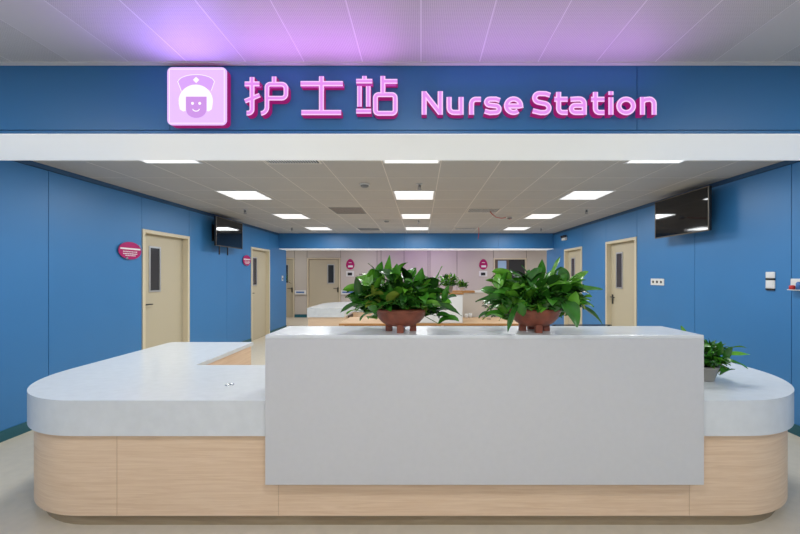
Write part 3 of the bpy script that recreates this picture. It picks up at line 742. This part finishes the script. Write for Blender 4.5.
# ------------------------------------------------------------------ oval door signs
def ellipse(cy, cz, a, b, n=36, egg=0.0):
    return [(cy + a * math.cos(2 * PI * i / n) * (1 - egg * math.sin(2 * PI * i / n)), cz + b * math.sin(2 * PI * i / n)) for i in range(n)]
def wall_oval(X, cy, cz, a, b, label):
    t = thing('door_sign', label, 'sign', (X, cy, cz), 'oval signs on the left wall')
    MB().prism(ellipse(cy, cz, a, b), X + 0.016, X + 0.022, 'X').build('plaque', M['magenta'], t)
    m = MB(); m.box(X + 0.022, X + 0.0228, cy - a * 0.86, cy + a * 0.90, cz + b * 0.12, cz + b * 0.30)
    rnd = random.Random(3)
    for zz, w in ((-0.12, .62), (-0.36, .62), (-0.56, .45)):
        k = cy - a * w
        while k < cy + a * w: q = rnd.uniform(.008, .022); m.box(X + 0.022, X + 0.0228, k, k + q, cz + b * zz - .006, cz + b * zz + .006); k += q + .007
    m.build('lettering', M['white'], t)
    for sy, sz in ((0.78, 0.62), (-0.35, -0.86)):
        m = MB(); ctr = (cy + sy * a, cz + sz * b)
        m.prism([(ctr[0] + 0.014 * math.cos(i * PI / 8), ctr[1] + 0.014 * math.sin(i * PI / 8)) for i in range(16)], X + 0.0005, X + 0.034, 'X').build('standoff', M['chrome'], t)
wall_oval(XL, 4.69, 1.85, 0.185, 0.115, 'magenta oval sign left of the nearest left wall door')
wall_oval(XL, 7.83, 1.85, 0.17, 0.115, 'magenta oval sign left of the far left wall door')

def rear_sign(px, label, label2):
    cx = (px - VX) * YBACK / F; cz = H + (VY - 264.3) * YBACK / F
    t = thing('door_sign', label, 'sign', (cx, YBACK, cz), 'egg shaped signs on the rear wall')
    MB().prism(ellipse(cx, cz, 0.15, 0.19, 36, 0.16), YBACK - 0.02, YBACK - 0.001, 'Y').build('plaque', M['magenta'], t)
    m = MB(); m.box(cx - 0.075, cx + 0.095, YBACK - 0.0215, YBACK - 0.0201, cz - 0.11, cz - 0.04); m.box(cx - 0.05, cx + 0.05, YBACK - 0.0215, YBACK - 0.0201, cz + 0.05, cz + 0.07)
    m.build('lettering', M['white'], t)
    dz = H + (VY - 273.8) * YBACK / F
    t = thing('name_display', label2, 'display', (cx, YBACK, dz), 'small displays under the rear signs')
    MB().box(cx - 0.15, cx + 0.14, YBACK - 0.025, YBACK - 0.001, dz - 0.10, dz + 0.10, 0, 0.004).build('casing', M['plate'], t)
    MB().box(cx - 0.09, cx + 0.07, YBACK - 0.0265, YBACK - 0.0251, dz - 0.06, dz + 0.045).build('screen', M['black'], t)
rear_sign(350.3, 'magenta egg shaped sign on rear wall beside the cream door', 'small white wall display below the egg sign beside the rear door')
rear_sign(483.3, 'magenta egg shaped sign on rear wall left of the window', 'small white wall display below the egg sign left of the window')

# rear wall handrails
def handrail(x0, x1, label):
    z = H - 17.3 * YBACK / F
    t = thing('handrail', label, 'handrail', ((x0 + x1) / 2, YBACK, z), 'bumper rails on the rear wall')
    MB().box(x0, x1, YBACK - 0.06, YBACK - 0.001, z - 0.08, z + 0.07, 0, 0.012).build('rail', M['plate'], t)
    MB().box(x0 + 0.06, x1 - 0.06, YBACK - 0.064, YBACK - 0.0601, z - 0.02, z + 0.03).build('blue_stripe', M['cyan'], t)
handrail(BD0[1] + 0.02, BD[0] - 0.02, 'short white bumper rail with blue stripe left of the rear door')
handrail(BD[1] + 0.02, -2.35, 'short white bumper rail with blue stripe right of the rear door')

# ------------------------------------------------------------------ switches and sockets
def plate(name, label, cat, sgn, X, y0, y1, z0, z1, group=None):
    t = thing(name, label, cat, (X, (y0 + y1) / 2, (z0 + z1) / 2), group)
    xs = sorted((X - sgn * 0.010, X - sgn * 0.0)); MB().box(xs[0], xs[1], y0, y1, z0, z1, 0, 0.003).build('plate', M['plate'], t)
    return t
t = plate('socket', 'white triple socket plate on the right wall below the television', 'socket', 1, XR, 5.25, 5.55, 1.375, 1.475)
for k in range(3):
    yy = 5.31 + k * 0.09; m = MB(); m.prism([(yy + 0.02 * math.cos(i * PI / 8), 1.425 + 0.02 * math.sin(i * PI / 8)) for i in range(16)], XR - 0.012, XR - 0.0101, 'X').build('outlet', M['black'], t)
for z0, z1, lab in ((1.497, 1.562, 'upper of two white switch plates on the right wall'), (1.392, 1.477, 'lower of two white switch plates on the right wall')):
    t = plate('light_switch', lab, 'switch', 1, XR, 3.605, 3.70, z0, z1, 'switch pair on the right wall')
    MB().box(XR - 0.0135, XR - 0.0101, 3.62, 3.685, z0 + 0.012, z1 - 0.012, 0, 0.001).build('rocker', M['rimwhite'], t)
    MB().box(XR - 0.012, XR - 0.0, 3.607, 3.698, z0 - 0.020, z0 - 0.001).build('shadow_strip', M['black'], t)  # black strip standing in for the shadow under each plate
t = plate('light_switch', 'small white switch on the left wall before its far end', 'switch', -1, XL, 9.84, 9.93, 1.37, 1.51)
MB().box(XL + 0.0101, XL + 0.013, 9.86, 9.91, 1.40, 1.45).build('rocker', M['black'], t)
t = thing('wall_dispenser', 'white wall box with red and blue bottles at the right picture edge', 'dispenser', (XR, 3.33, 1.4))
MB().box(XR - 0.02, XR - 0.001, 3.20, 3.44, 1.385, 1.495, 0, 0.003).build('back_plate', M['plate'], t)
MB().box(XR - 0.07, XR - 0.02, 3.19, 3.425, 1.385, 1.392, 0).build('tray', M['plate'], t)
MB().lathe([(0.022, 0), (0.022, 0.035), (0.012, 0.04)], 16, (XR - 0.046, 3.40, 1.392)).build('red_cap', M['red'], t)
MB().lathe([(0.02, 0), (0.02, 0.06), (0.009, 0.075)], 16, (XR - 0.046, 3.34, 1.392)).build('blue_cap', M['cyan'], t)
t = thing('emergency_light', 'small twin lamp emergency light high on the right wall above the far door', 'emergency light', (XR, 8.85, 2.44))
MB().box(XR - 0.06, XR - 0.001, 8.74, 8.95, 2.39, 2.46, 0, 0.006).build('casing', M['plate'], t)
for yy in (8.78, 8.91):
    MB().lathe([(0.02, -0.01), (0.045, 0.02), (0.05, 0.05), (0.04, 0.056)], 20, (XR - 0.05, yy, 2.455)).build('lamp_head', M['black'], t)

# ------------------------------------------------------------------ island desk in the hall
DZ = 0.75
t = thing('desk', 'long wooden desk in the hall behind the raised counter', 'desk', (0.3, 6.1, 0))
MB().box(-1.32, 2.05, 5.735, 6.62, DZ - 0.03, DZ, 0, 0.003).build('desk_top', M['desk_wood'], t)
MB().box(-1.32, 2.05, 5.72, 5.735, DZ - 0.035, DZ - 0.001).build('front_edge', M['edge_wood'], t)
for xx in (-1.28, 0.35, 1.98):
    MB().box(xx - 0.02, xx + 0.02, 5.80, 6.60, 0, DZ - 0.03).build('leg_panel', M['plate'], t)
MB().box(-1.26, 1.96, 5.86, 5.88, 0.30, DZ - 0.031).build('modesty_panel', M['black'], t)
t = thing('desk_screen', 'grey beige screen panel standing behind the wooden desk', 'partition', (1.1, 6.72, 0))
MB().box(0.25, 2.05, 6.63, 6.83, 0, 1.20).build('panel', M['beige'], t)
MB().box(0.25, 1.0, 6.61, 6.85, 1.20, 1.236, 0, 0.002).build('wood_cap', M['edge_wood'], t)
MB().box(1.0, 2.05, 6.62, 6.84, 1.20, 1.232, 0, 0.002).build('white_cap', M['plate'], t)
t = thing('cabinet', 'white two-door cabinet with brown wood top standing on the wooden desk', 'cabinet', (0.21, 5.92, DZ))
MB().box(-0.26, 0.675, 5.775, 6.14, DZ + 0.001, 1.215).build('body', M['plate'], t)
for a, b in ((-0.258, 0.204), (0.211, 0.673)): MB().box(a, b, 5.76, 5.7745, DZ + 0.006, 1.21, 0, 0.002).build('door', M['plate'], t)
MB().box(-0.27, 0.69, 5.75, 6.15, 1.215, 1.24, 0, 0.002).build('wood_top', M['edge_wood'], t)
small_plant((449 - VX) * 5.93 / F, 5.93, 1.24, 0.068, 0.11, 'bushy small plant in grey pot on the white cabinet', 41, 0.18, 0.20, 170, M['grey_pot'], (0.07, 0.11), (0.022, 0.035), zlow=-0.15)
small_plant((462.5 - VX) * 6.73 / F, 6.73, 1.236, 0.05, 0.065, 'smallest plant in white pot on the brown capped desk screen', 43, 0.115, 0.14, 120, M['plate'], (0.05, 0.08), (0.018, 0.028))
def cup(x, y, label):
    o = MB().lathe([(0.022, 0), (0.028, 0.002), (0.032, 0.075), (0.028, 0.075), (0.022, 0.01)], 20, (x, y, DZ)).build('cup', M['plate']); tag(o, label, 'cup', 'cups on the wooden desk')
cup((466.5 - VX) * 6.45 / F, 6.45, 'pale cup on the wooden desk, closest to the white cabinet'); cup((470.5 - VX) * 6.5 / F, 6.52, 'pale cup on the wooden desk, just right of its twin'); cup((505 - VX) * 6.5 / F, 6.5, 'pale cup alone on the right of the wooden desk')
o = MB().lathe([(0.04, 0.0005), (0.04, 0.006), (0.01, 0.007)], 20, ((489 - VX) * 6.3 / F, 6.3, DZ)).build('cable_grommet', M['black']); tag(o, 'black round cable grommet in the wooden desk top', 'grommet')
t = thing('barrier_rail', 'thin black rail on posts behind the right plant', 'rail', (2.55, 5.6, 0))
MB().box(2.06, 2.99, 5.58, 5.62, 0.735, 0.75).build('rail', M['black'], t)
for xx in (2.10, 2.95): MB().box(xx - .012, xx + .012, 5.588, 5.612, 0, 0.735).build('post', M['black'], t)

# ------------------------------------------------------------------ second white desk at the far end
t = thing('reception_desk', 'second white and maple desk far back under the rear bulkhead', 'desk', (-2.1, 9.0, 0))
pl = [(-2.58, 8.06), (-1.74, 8.06), (-1.74, 9.2), (1.6, 9.2), (1.6, 10.0)] + arc(-2.58 + 0.72, 10.0 - 0.72, 0.72, 90, 180, 16)
m = MB(); m.prism(pl, ZB, ZT); smooth_sides(m.build('worktop', M['marble'], t))
def inset(pl, d):
    c = [(-2.58 + d, 8.06 + d), (-1.74 - d, 8.06 + d), (-1.74 - d, 9.2 + d), (1.6 - d, 9.2 + d), (1.6 - d, 10.0 - d)] + arc(-2.58 + 0.72, 10.0 - 0.72, 0.72 - d, 90, 180, 16)
    return c
m = MB(); m.prism(inset(pl, 0.02), 0.07, ZB); smooth_sides(m.build('base', M['wood'], t))
m = MB(); m.prism(inset(pl, 0.06), 0.0, 0.07); smooth_sides(m.build('plinth', M['toe'], t))
o = MB().box(-1.737, -1.715, 8.5, 9.0, 0.15, 0.56).build('dark_panel', M['black'], t)

# tall plant partly behind the end of the left wall
small_plant(-4.42, 11.0, 0.0, 0.17, 0.9, 'dark plant peeking out behind the end of the left wall', 47, 0.36, 0.34, 40, M['grey_pot'], (0.2, 0.3), (0.05, 0.07), cz=0.42)

# ------------------------------------------------------------------ lamps of the sign, world, camera
UPF = math.radians(128)     # facing forward and up, off the sign faces
def facing(dx, dy, dz): return Vector((dx, dy, dz)).to_track_quat('-Z', 'Y').to_euler()
area('sign_box_glow', ((ix0 + ix1) / 2, YS - 0.02, 2.46), facing(0, -1, 0.6), 0.30, 0.25, (0.36, 0.16, 1.0), 3.4)
area('character_glow', (SX(320), YS - 0.02, SZ(98)), facing(0, -1, 0.6), 0.80, 0.18, (0.66, 0.22, 1.0), 2.4)
area('letter_glow', (SX(540), YS - 0.02, SZ(103)), facing(0, -1, 0.6), 1.2, 0.12, (0.62, 0.26, 1.0), 2.1)
area('rear_sign_glow', (0.2, YB1 + 0.1, 2.45), facing(0, 1, -0.1), 1.8, 0.2, (0.58, 0.2, 1.0), 18)

w = bpy.data.worlds.new('world'); bpy.context.scene.world = w; w.use_nodes = True
w.node_tree.nodes['Background'].inputs['Color'].default_value = (0.5, 0.55, 0.6, 1); w.node_tree.nodes['Background'].inputs['Strength'].default_value = 0.1

cam = bpy.data.cameras.new('camera'); co = bpy.data.objects.new('camera', cam); C.objects.link(co)
co.location = (0, 0, H); co.rotation_euler = (PI / 2, 0, 0)
cam.sensor_width = 36; cam.lens = 36 * F / 800; cam.shift_x = -(VX - 400) / 800; cam.shift_y = (VY - 267) / 800; cam.clip_start = 0.05
sc = bpy.context.scene; sc.camera = co
sc.view_settings.view_transform = 'Standard'; sc.view_settings.look = 'None'; sc.view_settings.exposure = 0.0; sc.view_settings.gamma = 1.0
sc.view_settings.use_curve_mapping = False
